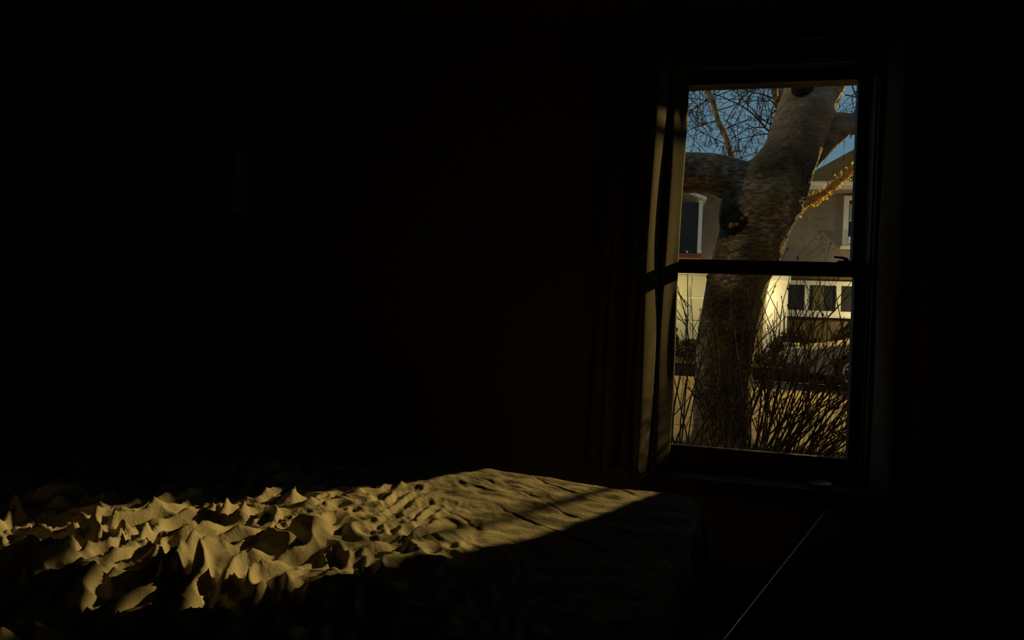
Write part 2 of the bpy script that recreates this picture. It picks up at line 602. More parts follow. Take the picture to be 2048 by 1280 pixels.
def make_quilt():
    # cloth coordinates run past the mattress edges and fall down over them
    over = 0.30
    nu, nv = 560, 640
    u = np.linspace(BX0 - over, BX1 + over, nu)
    v = np.linspace(-3.05, BY1 + over, nv)
    U, Vv = np.meshgrid(u, v)

    def edge(t, lo, hi, r=0.045):
        t1 = np.clip(t, lo, hi)
        o = t - t1
        a = np.minimum(np.abs(o) / r, math.pi / 2)
        pos = t1 + np.sign(o) * r * np.sin(a)
        drop = r * (1 - np.cos(a)) + np.maximum(np.abs(o) - r * math.pi / 2, 0)
        return pos, drop
    X, dx = edge(U, BX0 + .0, BX1 - .03)
    Y, dy = edge(Vv, -4.0, BY1 - .03)
    top = np.exp(-((dx + dy) / .05) ** 2)
    # how rumpled the cloth is: smooth at the foot, heaped towards the head and the far side
    g = -0.6 * U + 0.6 * (-Vv - 1.0)
    A = sstep(.46, 1.02, g)
    # slow lofts
    h = 0.012 * vnoise(U * 2.2, Vv * 2.2, 3)
    # folds running towards the window, spaced a hand apart, warped
    wx = U + 0.06 * vnoise(U * 5, Vv * 5, 11) + 0.03 * vnoise(U * 12, Vv * 12, 12)
    wy = Vv + 0.05 * vnoise(U * 5, Vv * 5, 13)
    rot = 0.25
    p = wx * math.cos(rot) + wy * math.sin(rot) * .6
    q = -wx * math.sin(rot) + wy * math.cos(rot)
    n1 = vnoise(p * 22, q * 6.2, 21)
    n2 = vnoise(p * 42, q * 13, 22)
    n3 = vnoise(p * 80, q * 30, 23)
    ridge = lambda n: (1 - np.minimum(np.abs(n) * 1.7, 1)) ** 1.5
    ph1 = 17.0 * (wx + 0.16 * wy) + 1.1 * vnoise(U * 4, Vv * 4, 51)
    w1 = (0.5 + 0.5 * np.sin(2 * math.pi * ph1)) ** 1.4
    mod = np.clip(0.45 + 0.9 * vnoise(p * 8, q * 5, 52), 0.05, 1.2)
    h += A * (0.8 + 0.45 * sstep(.7, 1.1, g)) * (0.036 * w1 * mod + 0.018 * ridge(n1) + 0.011 * ridge(n2) * (1 - .5 * w1) + 0.003 * n3)
    # bigger, less ordered heaps further over
    B = sstep(.95, 1.45, g)
    m1 = vnoise(wx * 17 + 3, wy * 11, 31)
    m2 = vnoise(wx * 36, wy * 26, 32)
    h += B * (0.036 * ridge(m1) + 0.016 * np.abs(m2))
    # fine puckers, everywhere along the quilting
    s = U * 0.478 + Vv * 0.878 + 0.022 * vnoise(U * 6, Vv * 6, 41) + 0.005 * vnoise(U * 30, Vv * 30, 42)      # across the seams
    t = U * 0.878 - Vv * 0.478
    ph = (s / 0.135) % 1.0
    d = np.minimum(ph, 1 - ph) * 0.135
    h -= 0.0045 * np.exp(-(d / .004) ** 2) * np.clip(.45 + .9 * vnoise(t * 7, s * 3, 43), 0, 1)
    puck = vnoise(t * 26, s * 60, 44) * .5 + vnoise(t * 60, s * 50, 45) * .35
    h += 0.0032 * puck * (0.5 + 0.5 * vnoise(U * 5, Vv * 5, 46))
    h += 0.004 * vnoise(U * 14, Vv * 20, 47) * (1 - A)
    Z = BT + 0.010 - dx - dy + h * (0.25 + 0.75 * top)
    X = X + (1 - top) * 0.02 * np.sign(U - BX0 - 1) * (np.sin(Vv * 18 + 2 * np.sin(Vv * 5)) * .5 + .5) * (dx > .02)
    Y = Y + (1 - top) * 0.02 * (np.sin(U * 16 + 2 * np.sin(U * 4)) * .5 + .5) * (dy > .02)
    X, Y = turn(X, Y)
    V = np.stack([X, Y, Z], -1).reshape(-1, 3)
    i = np.arange(nv - 1)[:, None] * nu + np.arange(nu - 1)[None]
    F_ = np.stack([i, i + 1, i + nu + 1, i + nu], -1).reshape(-1, 4)
    me = bpy.data.meshes.new('quilt')
    me.vertices.add(len(V))
    me.vertices.foreach_set('co', V.astype(np.float32).ravel())
    me.loops.add(F_.size)
    me.loops.foreach_set('vertex_index', F_.astype(np.int32).ravel())
    me.polygons.add(len(F_))
    me.polygons.foreach_set('loop_start', np.arange(0, F_.size, 4, dtype=np.int32))
    me.polygons.foreach_set('use_smooth', np.ones(len(F_), bool))
    me.update()
    me.validate()
    me.materials.append(M['quilt_cloth'])
    o = bpy.data.objects.new('quilt', me)
    C.objects.link(o)
    tag(o, 'rumpled beige quilt on the bed, lit in a long patch of street light', 'quilt')


make_quilt()

# ------------------------------------------------------------------ low table, made up to carry a thin line of light; bowl
TZ = -0.16
e0 = np.array([0.60, -0.275]); e1 = np.array([0.052, -1.585])
ax = (e1 - e0) / np.linalg.norm(e1 - e0)
ay = np.array([-ax[1], ax[0]])
if ay[0] < 0:
    ay = -ay
L = np.linalg.norm(e1 - e0)
tb = empty('low_table', (*(e0 + ax * L / 2 + ay * .22), FLOOR))
tag(tb, 'low dark table beside the bed, made up to carry a thin bright line', 'table')


def slab(mb, a0, a1, b0, b1, z0, z1):
    v = []
    for z in (z0, z1):
        for a, b in ((a0, b0), (a1, b0), (a1, b1), (a0, b1)):
            p = e0 + ax * a + ay * b
            v.append((p[0], p[1], z))
    return mb.add(v, [(0, 3, 2, 1), (4, 5, 6, 7), (0, 1, 5, 4), (1, 2, 6, 5), (2, 3, 7, 6), (3, 0, 4, 7)])


slab(MB(), 0, L, .004, .44, TZ - .03, TZ).build('top', 'dark_wood', tb)
MB().tube([(*(e0 + ax * t), TZ - .004) for t in np.linspace(0, L, 20)], .004, 10).build('glint_trim', 'steel_trim', tb, True)  # added trim standing in for a thin line of light
slab(MB(), .05, L - .05, .05, .40, TZ - .09, TZ - .031).build('apron', 'dark_wood', tb)
for a in (.05, L - .10):
    for b in (.05, .35):
        slab(MB(), a, a + .05, b, b + .05, FLOOR, TZ - .091).build('leg', 'dark_wood', tb)

bc = np.array([.607, -.140])
prof = [(.001, .003), (.026, .003), (.028, 0), (.032, 0), (.034, .003), (.042, .009), (.047, .016), (.048, .019), (.046, .020), (.044, .017), (.038, .011), (.028, .007), (.001, .006)]
V, Fc = [], []
ns = 40
for r_, z_ in prof:
    for k in range(ns):
        t = 2 * math.pi * k / ns
        V.append((bc[0] + r_ * math.cos(t), bc[1] + r_ * math.sin(t), OZ0 + .0005 + z_))
for i in range(len(prof) - 1):
    for k in range(ns):
        Fc.append((i * ns + k, i * ns + (k + 1) % ns, (i + 1) * ns + (k + 1) % ns, (i + 1) * ns + k))
tag(link('dish', V, Fc, 'pottery', None, True), 'small glazed dish on the dark window sill', 'dish')

# pale cloth strip, made up for the faint glow in the far corner
h0, h1 = at(471, 305, WI - .006), at(493, 425, WI - .006)
hg = empty('glow_strip', ((h0[0] + h1[0]) / 2, WI, h1[2]))
tag(hg, 'narrow pale wall hanging made up for a faint glow in the dark corner', 'wall hanging')
MB().box((h0[0], WI - .006, h1[2]), (h1[0], WI - .003, h0[2])).build('cloth', 'glow_strip_cloth', hg)
MB().tube([(h0[0] - .01, WI - .006, h0[2]), (h1[0] + .01, WI - .006, h0[2])], .005, 8).build('dowel', 'dark_wood', hg, True)

# ================================================================== outdoors
GZ = -0.30
ROAD0, ROAD1 = 2.05, 10.9
tag(MB().box((-30, WO, GZ - .4), (40, ROAD0 - .12, GZ)).build('ground_verge', 'lawn'), kind='structure')
tag(MB().box((-30, ROAD0, GZ - .4), (40, ROAD1, GZ - .03)).build('road', 'asphalt'), kind='structure')
tag(MB().box((-30, ROAD0 - .12, GZ - .4), (40, ROAD0, GZ + .01), .01).build('kerb_near', 'concrete'), kind='structure')
tag(MB().box((-30, ROAD1, GZ - .4), (40, ROAD1 + .20, GZ + .26), .02).build('kerb_far_shade', 'soil'), kind='structure')  # soil colour and extra height paint in the shaded band along the road
tag(MB().add([(-30, ROAD1 + .2, GZ + .20), (40, ROAD1 + .2, GZ + .20), (40, 13.5, GZ + .26), (-30, 13.5, GZ + .26), (40, 40, GZ + .6), (-30, 40, GZ + .6)],
             [(0, 1, 2, 3), (3, 2, 4, 5)]).build('ground_yard', 'soil'), kind='structure')

# thin tar seams in the road
for k, (y, a, wd) in enumerate([(3.1, .01, .02), (4.4, -.006, .025), (6.3, .012, .03), (8.4, -.01, .03)]):
    P = [(x, y + a * x + .03 * math.sin(x * 1.7 + k) + .015 * math.sin(x * 5.1)) for x in np.linspace(-6, 12, 90)]
    V = [(x, y0 - wd / 2, GZ - .0275) for x, y0 in P] + [(x, y0 + wd / 2, GZ - .0275) for x, y0 in P]
    n = len(P)
    o = link('road_seam', V, [(i, i + 1, n + i + 1, n + i) for i in range(n - 1)], 'soil', bpy.data.objects['road'])

# ------------------------------------------------------------------ birch tree
TY = 1.75


def pxpath(rows, Y, n, dy=None):
    """rows of (pixel x, pixel y, half width in pixels[, depth offset]) -> points and radii in the place"""
    P = []
    for r in rows:
        y = Y + (r[3] if len(r) > 3 else 0)
        P.append((*at(r[0], r[1], y), r[2] / scale_at(y)))
    Q = resample(P, n)
    return Q[:, :3], Q[:, 3]


def bark_tube(name, rows, Y, n, sides, m, parent, amp, freq, seed):
    P, R = pxpath(rows, Y, n)
    V, Fc = tube_mesh(P, R, sides)
    V = np.array(V)
    ang = np.tile(np.arange(sides) / sides, n)
    ring = np.repeat(np.arange(n), sides)
    seg = np.concatenate([[0], np.cumsum(np.linalg.norm(np.diff(P, axis=0), axis=1))])[ring]
    ctr = P[ring]
    d = (V - ctr)
    # wraps round: noise on a circle
    cx, cy = np.cos(ang * 2 * np.pi), np.sin(ang * 2 * np.pi)
    nz = vnoise(cx * freq + 10, seg * freq * 2.2 + cy * freq, seed) + .6 * vnoise(cx * freq * 2.3 + cy * 3, seg * freq * 6 + cy * freq * 2, seed + 1)
    V = ctr + d * (1 + amp * nz)[:, None]
    return link(name, V, Fc, m, parent, True)


tree = empty('birch_tree', at(1448, 885, TY))
tree.location[2] = GZ
tag(tree, 'thick leaning birch tree forking in front of the window', 'tree')
bark_tube('trunk', [(1436, 960, 92), (1442, 890, 66), (1443, 850, 53), (1450, 700, 52), (1460, 640, 54), (1475, 560, 55), (1491, 515, 59), (1505, 470, 61), (1514, 430, 70),
                    (1531, 390, 72), (1561, 345, 58), (1584, 300, 50), (1602, 250, 49), (1618, 200, 50), (1638, 155, 50), (1662, 80, 46), (1690, -60, 40), (1705, -260, 30)],
          TY, 190, 56, 'birch_bark', tree, .035, 2.2, 5)
bark_tube('limb', [(1545, 410, 40, .02), (1500, 378, 44, .0), (1465, 360, 40, -.03), (1425, 347, 37, -.05), (1372, 346, 38, -.08), (1310, 352, 38, -.1), (1200, 330, 36, -.1), (1050, 250, 28, 0)],
          TY, 80, 36, 'birch_bark', tree, .05, 2.2, 8)
bark_tube('limb', [(1608, 330, 20, .12), (1645, 285, 24, .14), (1672, 256, 27, .16), (1698, 249, 20, .2), (1745, 246, 19, .25), (1850, 225, 18, .4), (1960, 150, 14, .5)],
          TY, 60, 28, 'birch_bark', tree, .06, 2.2, 9)
bark_tube('mossy_branch', [(1575, 437, 8, .13), (1592, 420, 7, .16), (1612, 405, 7, .18), (1640, 392, 6, .22), (1664, 374, 5, .26), (1690, 352, 4, .3), (1722, 324, 4, .35), (1790, 270, 4, .4), (1900, 215, 4, .5)],
          TY, 110, 14, 'branch_moss', tree, .28, 3.5, 14)
bark_tube('slender_branch', [(1486, 350, 5, .35), (1476, 332, 4.5, .34), (1461, 306, 4.5, .32), (1452, 275, 5, .3), (1436, 240, 4.5, .28), (1426, 205, 5, .25), (1408, 165, 4.5, .22), (1385, 100, 5, .2), (1350, 0, 4, .1)],
          TY, 70, 12, 'pale_twig', tree, .2, 3, 15)
bark_tube('slender_branch', [(1580, 320, 10, .28), (1569, 285, 9, .3), (1565, 240, 10, .3), (1570, 195, 12, .3), (1573, 150, 11, .3), (1580, 60, 9, .3)],
          TY, 60, 14, 'pale_twig', tree, .35, 3, 16)
bark_tube('slender_branch', [(1566, 250, 4, .32), (1556, 215, 4.5, .36), (1549, 190, 5, .4), (1546, 160, 5, .4), (1540, 90, 4, .4)],
          TY, 40, 10, 'pale_twig', tree, .25, 3, 17)


# gold translucent scraps added so the branches seem to glow in the lamplight
def flakes(rows, n, spread, size, seed):
    P, R = pxpath(rows, TY, 60)
    rs_ = np.random.RandomState(seed)
    V, Fc = [], []
    for _ in range(n):
        i = rs_.randint(0, 60)
        d = rs_.normal(size=3); d /= np.linalg.norm(d)
        p = P[i] + d * (R[i] * 1.02 + abs(rs_.normal()) * spread)
        a = rs_.normal(size=3); a /= np.linalg.norm(a)
        b = np.cross(a, rs_.normal(size=3)); b /= np.linalg.norm(b)
        z = size * rs_.uniform(.5, 1.4)
        k = len(V)
        V += [p - a * z, p + b * z * .6, p + a * z, p - b * z * .6]
        Fc.append((k, k + 1, k + 2, k + 3))
    o = link('lit_scraps', V, Fc, 'lit_scraps', tree)
    o['kind'] = 'stuff'


flakes([(1586, 428, 9, .15), (1612, 405, 10, .18), (1640, 392, 9, .22), (1664, 374, 7, .26), (1690, 352, 6, .3), (1722, 324, 5, .35), (1790, 270, 4, .4)], 900, .012, .012, 1)
flakes([(1482, 342, 4, .35), (1476, 332, 4, .34), (1462, 306, 4, .32), (1450, 275, 4, .3)], 160, .005, .009, 2)
flakes([(1572, 300, 6, .29), (1569, 285, 6, .3), (1565, 240, 7, .3), (1570, 195, 9, .3), (1573, 150, 8, .3)], 330, .016, .012, 3)
flakes([(1549, 200, 4, .4), (1546, 160, 4, .4)], 30, .003, .009, 4)

# branch scars: a dark swollen collar with sawn stubs
def scar(px, py, rpx, dy, stubs):
    c = at(px, py, TY - dy)
    r = rpx / scale_at(TY)
    bm = bmesh.new()
    bmesh.ops.create_icosphere(bm, subdivisions=4, radius=1)
    rs = np.random.RandomState(px)
    for v in bm.verts:
        k = 1 + .10 * float(vnoise(v.co.x * 3 + px, v.co.z * 3 + v.co.y, 3)) + .05 * float(vnoise(v.co.x * 8, v.co.z * 8 + v.co.y * 5, 4))
        v.co = (c[0] + v.co.x * r * k, c[1] + v.co.y * r * .5 * k, c[2] + v.co.z * r * .86 * k)
    bm.verts.index_update()
    o = link('branch_scar', [tuple(v.co) for v in bm.verts], [[v.index for v in f.verts] for f in bm.faces], 'knot_bark', tree, True)
    bm.free()
    for sxp, syp, sr in stubs:
        q = at(sxp, syp, TY - dy - r * .40)
        rr = sr / scale_at(TY)
        MB().tube([q + np.array([0, .05, 0]), q + np.array([0, .0, 0]), q + np.array([0, -.012, 0]), q + np.array([0, -.016, 0])], [rr * 1.1, rr * 1.1, rr, rr * .55], 12, .12, int(sxp)).build('stub', 'cut_wood', o, True)


scar(1477, 441, 33, .165, [(1483, 437, 4), (1463, 451, 4.5), (1473, 449, 3.5)])
scar(1606, 176, 20, .165, [])

# twigs of the crown: three orders, drooping ends with catkins
rng = random.Random(7)


def twig(mb, p, d, length, r, depth, droop, cat=None, spread=.55):
    n = max(5, int(length / .045))
    pts = [np.array(p, float)]
    d = np.array(d, float)
    for i in range(n):
        d = d + np.array([rng.gauss(0, .11), rng.gauss(0, .07), rng.gauss(0, .09) - droop * (i / n)])
        d /= np.linalg.norm(d)
        pts.append(pts[-1] + d * length / n)
    mb.tube(pts, np.linspace(r, r * .4, len(pts)), 5 if depth else 4, caps=False)
    if depth > 0:
        k = rng.randint(3, 6)
        for _ in range(k):
            i = rng.randint(1, n - 1)
            a = pts[i + 1] - pts[i]
            a /= np.linalg.norm(a)
            s = rng.choice((-1, 1))
            side = np.array([a[2] * s, rng.gauss(0, .4), -a[0] * s])
            nd = a * (1 - spread) + side * spread + np.array([0, 0, .05])
            twig(mb, pts[i], nd / np.linalg.norm(nd), length * rng.uniform(.35, .65), r * .6, depth - 1, droop * 1.4, cat)
    elif cat is not None and rng.random() < .45:
        e = pts[-1]
        cat.tube([e, e + np.array([rng.gauss(0, .004), 0, -.018]), e + np.array([rng.gauss(0, .006), 0, -.045])], [.0025, .0038, .002], 5)


twm, ctm = MB(), MB()
starts = []
# (pixel start, pixel towards, depth, length m, radius)
for (a, b, y, ln, r) in [((1548, 272), (1470, 190), 2.05, .62, .0075), ((1556, 255), (1500, 225), 2.1, .5, .006), ((1545, 268), (1500, 262), 2.0, .33, .005),
                         ((1508, 272), (1472, 305), 2.0, .28, .0045), ((1437, 240), (1395, 250), 2.03, .35, .005), ((1430, 222), (1480, 205), 2.03, .42, .005),
                         ((1445, 262), (1500, 235), 2.05, .4, .004), ((1424, 205), (1380, 190), 2.0, .3, .004), ((1455, 290), (1400, 275), 2.08, .35, .004),
                         ((1470, 318), (1530, 305), 2.1, .3, .0035), ((1412, 175), (1450, 150), 2.0, .5, .004), ((1560, 205), (1490, 170), 2.15, .5, .006),
                         ((1566, 230), (1520, 190), 2.15, .4, .005), ((1600, 120), (1440, 180), 2.3, .9, .007), ((1560, 130), (1400, 200), 2.4, .9, .006),
                         ((1500, 110), (1420, 200), 2.5, .7, .005), ((1395, 140), (1385, 230), 2.3, .5, .0045), ((1460, 120), (1490, 220), 2.5, .6, .0045),
                         ((1700, 150), (1725, 210), 2.2, .5, .006), ((1690, 190), (1760, 200), 2.15, .4, .005), ((1680, 175), (1730, 160), 2.1, .4, .005),
                         ((1720, 120), (1700, 200), 2.5, .5, .005), ((1340, 160), (1420, 260), 2.4, .7, .005), ((1350, 240), (1420, 300), 2.3, .5, .004),
                         ((1365, 200), (1440, 290), 2.6, .6, .004), ((1540, 120), (1500, 260), 2.6, .8, .005), ((1600, 90), (1545, 240), 2.5, .8, .005),
                         ((1380, 120), (1360, 280), 2.6, .7, .005), ((1430, 100), (1420, 240), 2.7, .7, .005)]:
    p, q = at(*a, y), at(*b, y)
    d = q - p
    twig(twm, p, d / np.linalg.norm(d), ln, r, 2, .10, ctm)
o = twm.build('twigs', 'twig_brown', tree)
o['kind'] = 'stuff'
o = ctm.build('catkins', 'twig_brown', tree)
o['kind'] = 'stuff'
# sprouting shoots low on the trunk side
twm = MB()
for (a, b, y, ln, r) in [((1600, 415), (1655, 470), 2.0, .32, .004), ((1625, 410), (1660, 520), 2.0, .4, .0035), ((1590, 520), (1640, 450), 2.0, .3, .003), ((1430, 400), (1380, 385), 1.9, .2, .004),
                         ((1650, 390), (1700, 330), 2.0, .3, .003), ((1660, 375), (1640, 330), 2.0, .25, .003)]:
    p, q = at(*a, y), at(*b, y)
    d = q - p
    twig(twm, p, d / np.linalg.norm(d), ln, r, 1, .02)
o = twm.build('shoots', 'pale_twig', tree)
o['kind'] = 'stuff'


# ------------------------------------------------------------------ bare shrubs under the window
def shrub(name, label, cx, y, specs, seed, root_label=None):
    rs = random.Random(seed)
    base = at(cx, 930, y)
    root = empty(name, (base[0], y, GZ))
    tag(root, label, 'shrub', 'bare shrubs under the window')
    for (px, lean, ln, dy) in specs:
        yy = y + dy
        b = at(px, 930, yy)
        p = np.array([b[0], yy, GZ - .01])
        a = math.radians(lean)
        d = np.array([math.sin(a), rs.gauss(0, .10), math.cos(a)])
        n = max(8, int(ln / .07))
        pts = [p]
        bend = rs.gauss(0, .012) + .010 * (1 if lean > 15 else 0)
        for i in range(n):
            d = d + np.array([bend + rs.gauss(0, .045), rs.gauss(0, .03), rs.gauss(0, .03)])
            d /= np.linalg.norm(d)
            pts.append(pts[-1] + d * ln / n)
        mb = MB()
        r0 = rs.uniform(.0042, .0075)
        mb.tube(pts, np.linspace(r0, r0 * .35, len(pts)), 6)
        for _ in range(rs.randint(3, 6)):
            i = rs.randint(n // 4, n - 1)
            t = pts[i + 1] - pts[i]
            t /= np.linalg.norm(t)
            s = rs.choice((-1, 1))
            q = t * .82 + np.array([t[2] * s, rs.gauss(0, .3), -t[0] * s]) * rs.uniform(.35, .6)
            q /= np.linalg.norm(q)
            l2 = ln * rs.uniform(.15, .38)
            m_ = 6
            sp = [pts[i]]
            for k in range(m_):
                q = q + np.array([rs.gauss(0, .06), rs.gauss(0, .05), .05 + rs.gauss(0, .05)])
                q /= np.linalg.norm(q)
                sp.append(sp[-1] + q * l2 / m_)
            mb.tube(sp, np.linspace(r0 * .55, r0 * .25, len(sp)), 5)
            # buds and dried leaves
            if rs.random() < .7:
                e = sp[-1]
                w_ = rs.uniform(.006, .014)
                mb.tube([e, e + q * w_, e + q * w_ * 2.2], [.002, w_ * .45, .001], 5)
        mb.build('cane', 'cane_brown', root)
    return root


rr = random.Random(5)
sA = [(1335 + rr.uniform(0, 100), rr.gauss(3, 11), rr.uniform(.85, 1.25), rr.uniform(-.2, .2)) for _ in range(17)]
sB = [(1420 + rr.uniform(0, 110), rr.gauss(9, 9), rr.uniform(.7, 1.25), rr.uniform(-.2, .2)) for _ in range(30)]
sC = [(1500 + rr.uniform(0, 130), rr.gauss(27, 8), rr.uniform(.75, 1.3), rr.uniform(-.2, .2)) for _ in range(36)]
sD = [(1560 + rr.uniform(0, 150), rr.gauss(42, 8), rr.uniform(.45, .85), rr.uniform(-.2, .2)) for _ in range(28)]
shrub('bare_shrub', 'bare upright shrub against the lit garage at window left', 1385, 1.15, sA, 1)
shrub('bare_shrub', 'bare many-caned shrub in front of the birch trunk', 1470, 1.05, sB, 2)
shrub('bare_shrub', 'tall bare shrub fanning out over the road to the right', 1560, 1.2, sC, 3)
shrub('bare_shrub', 'low dense shrub arching sideways at window lower right', 1640, .95, sD, 4)

# slim unseen tree, added right of view for its soft shadow on the quilt
yt = empty('shadow_tree', (1.59, 1.72, GZ))
tag(yt, 'slim bare tree added out of view for its shadow on the quilt', 'tree')
MB().tube(resample([(1.59, 1.72, GZ - .02), (1.595, 1.73, .2), (1.585, 1.72, .7), (1.60, 1.73, 1.05), (1.61, 1.73, 1.28)], 24), np.linspace(.034, .012, 24), 10, .06, 3).build('stem', 'twig_brown', yt, True)
yrng = random.Random(12)
for k in range(7):
    z = .75 + k * .08
    a = k * 2.4
    q = np.array([1.592, 1.725, z])
    d = np.array([math.cos(a) * .6, math.sin(a) * .6, .8])
    MB().tube([q, q + d * .10, q + d * .2 + np.array([0, 0, .03])], [.008, .006, .003], 6).build('branch', 'twig_brown', yt, True)

# grass along the verge
gr = random.Random(3)
V, Fc = [], []
for _ in range(9000):
    x = gr.uniform(-.6, 2.6); y = gr.uniform(.6, ROAD0 - .14)
    hgt = gr.uniform(.03, .10); a = gr.uniform(0, 2 * math.pi); wd = .004
    lx, ly = gr.gauss(0, .025), gr.gauss(0, .025)
    k = len(V)
    V += [(x - wd * math.cos(a), y - wd * math.sin(a), GZ), (x + wd * math.cos(a), y + wd * math.sin(a), GZ), (x + lx, y + ly, GZ + hgt)]
    Fc.append((k, k + 1, k + 2))
tag(link('verge_grass', V, Fc, 'grass_blade'), 'short yellow green grass on the verge under the shrubs', 'grass', kind='stuff')

# ------------------------------------------------------------------ house across the road
HY = 17.5
hs = empty('house', (4.5, HY, GZ + .25))
tag(hs, 'split level house across the road with cream garage and dark windows', 'house')


def hx(px, py=560):
    return float(at(px, py, HY)[0])


def hz(py, px=1560):
    return float(at(px, py, HY)[2])


Z0 = GZ - .1
ZM = hz(545)
ZE = hz(388)
XH0, XH1 = hx(900), hx(2300)
MB().box((XH0, HY, Z0), (XH1, HY + 7.5, ZM)).build('lower_wall', 'brick_brown', hs)
MB().box((XH0, HY - .25, ZM), (XH1, HY + 7.5, ZE)).build('upper_wall', 'siding', hs)
MB().box((XH0 - .05, HY - .30, ZM - .10), (XH1 + .05, HY - .252, ZM + .05)).build('belt_board', 'dark_wood', hs)
# roofs: low wing on the left, hipped block rising on the right
XC = hx(1572, 385)
MB().add([(XH0 - .6, HY - .9, ZE + .12), (XC + 2, HY - .9, ZE + .12), (XC + 2, HY + 8, ZE + 1.0), (XH0 - .6, HY + 8, ZE + 1.0), (XH0 - .6, HY - .9, ZE), (XC + 2, HY - .9, ZE), (XC + 2, HY + 8, ZE), (XH0 - .6, HY + 8, ZE)],
         [(0, 1, 2, 3), (7, 6, 5, 4), (0, 4, 5, 1), (3, 2, 6, 7), (0, 3, 7, 4), (1, 5, 6, 2)]).build('roof', 'shingle', hs)
x0 = XC
MB().add([(x0, HY - .9, ZE + .13), (XH1 + .6, HY - .9, ZE + .13), (XH1 + .6, HY + 8, ZE + .13), (x0, HY + 8, ZE + .13), (x0 + 4.4, HY + 3.5, ZE + 3.3), (XH1 - 3.8, HY + 3.5, ZE + 3.3)],
         [(0, 1, 5, 4), (1, 2, 5), (2, 3, 4, 5), (3, 0, 4), (3, 2, 1, 0)]).build('roof', 'shingle', hs)
MB().box((XH0 - .6, HY - .94, ZE - .06), (XH1 + .6, HY - .90, ZE + .12)).build('fascia', 'white_paint', hs)
MB().tube([(XH0 - .6, HY - .99, ZE + .10), (XH1 + .6, HY - .99, ZE + .10)], .055, 8).build('gutter', 'white_paint', hs)
MB().box((XH0 - .6, HY - .9, ZE - .05), (XH1 + .6, HY - .24, ZE - .02)).build('soffit', 'siding', hs)

# garage door with its panels
gx0, gx1 = hx(1225), hx(1440)
gz0, gz1 = hz(735, 1380), hz(549, 1380)
gd = MB().box((gx0 - .12, HY - .06, gz0), (gx1 + .12, HY - .004, gz1 + .1)).build('garage_door', 'white_paint', hs)
rows, cols = 4, 4
for r in range(rows):
    for c in range(cols):
        a0 = gx0 + (gx1 - gx0) * c / cols + .03; a1 = gx0 + (gx1 - gx0) * (c + 1) / cols - .03
        b0 = gz0 + (gz1 - gz0) * r / rows + .025; b1 = gz0 + (gz1 - gz0) * (r + 1) / rows - .025
        MB().box((a0, HY - .10, b0), (a1, HY - .062, b1), .012).build('panel', 'cream_paint', gd)
# white pillar at the entrance
px0, px1 = hx(1526), hx(1566)
pl = MB().box((px0, HY - .85, Z0), (px1, HY - .30, ZM - .11), .015).build('pillar', 'white_paint', hs)
MB().box((px0 - .06, HY - .91, Z0), (px1 + .06, HY - .24, Z0 + .35), .02).build('plinth', 'white_paint', pl)
MB().box((px0 - .05, HY - .90, ZM - .35), (px1 + .05, HY - .25, ZM - .12), .02).build('capital', 'white_paint', pl)
# entrance door beside it
d0, d1 = hx(1478), hx(1516)
dr = MB().box((d0, HY - .05, Z0 + .2), (d1, HY - .004, Z0 + 2.5)).build('front_door', 'cream_paint', hs)
for k in range(2):
    MB().box((d0 + .10, HY - .075, Z0 + .40 + k * 1.05), (d1 - .10, HY - .052, Z0 + 1.30 + k * 1.05), .01).build('panel', 'cream_paint', dr)


def house_window(name, xa, xb, za, zb, y, cols, fr=.10, parent=hs, split=None, sill=True, fm='white_paint'):
    f = MB()
    f.box((xa - fr, y - .09, za - fr), (xa, y, zb + fr)); f.box((xb, y - .09, za - fr), (xb + fr, y, zb + fr))
    f.box((xa, y - .09, za - fr), (xb, y, za)); f.box((xa, y - .09, zb), (xb, y, zb + fr))
    w_ = f.build(name, fm, parent)
    if sill:
        MB().box((xa - fr - .06, y - .17, za - fr - .07), (xb + fr + .06, y - .0, za - fr - .004)).build('sill', fm, w_)
    cw = (xb - xa) / cols
    for c in range(cols):
        xa_, xb_ = xa + c * cw + .04, xa + (c + 1) * cw - .04
        if split:
            MB().box((xa_, y - .03, za), (xb_, y - .02, split - .03)).build('pane', 'pane_dark', w_)
            MB().box((xa_, y - .03, split + .03), (xb_, y - .02, zb)).build('pane', 'pane_dark', w_)
            MB().box((xa_, y - .055, split - .03), (xb_, y - .015, split + .03)).build('sash_bar', fm, w_)
        else:
            MB().box((xa_, y - .03, za), (xb_, y - .02, zb)).build('pane', 'pane_dark', w_)
        if c:
            MB().box((xa + c * cw - .065, y - .085, za), (xa + c * cw + .065, y - .005, zb)).build('mullion', fm, w_)
    return w_


# wide lower window, four lights
bw = house_window('wide_window', hx(1552), hx(1552) + (hx(1672) - hx(1609)) * 3.0 - .0, hz(622, 1640), hz(571, 1640), HY - .005, 3, fr=.13)
c0, c1 = hx(1626), hx(1648)
nC = 24
V = []
for z in (hz(621, 1640), hz(573, 1640)):
    for i in range(nC):
        V.append((c0 + (c1 - c0) * i / (nC - 1), HY - .045 - .012 * math.sin(i * 1.9), z))
link('curtain', V, [(i, i + 1, nC + i + 1, nC + i) for i in range(nC - 1)], 'curtain_green', bw, True)
# upper double hung window at the right
uw = house_window('upper_window', hx(1690, 450), hx(1745, 450), hz(487, 1700), hz(405, 1700), HY - .255, 1, fr=.13, split=hz(444, 1700))
MB().box((hx(1692, 450), HY - .33, hz(443, 1700)), (hx(1743, 450), HY - .315, hz(412, 1700))).build('blind', 'blind', uw)
rs = random.Random(2)
for k in range(6):
    x = hx(1690 + k * 5, 450)
    MB().box((x, HY - .42, hz(489, 1700) + .0), (x + .055, HY - .36, hz(489, 1700) + rs.uniform(.06, .18)), .01).build('ornament', 'flower_white', uw)
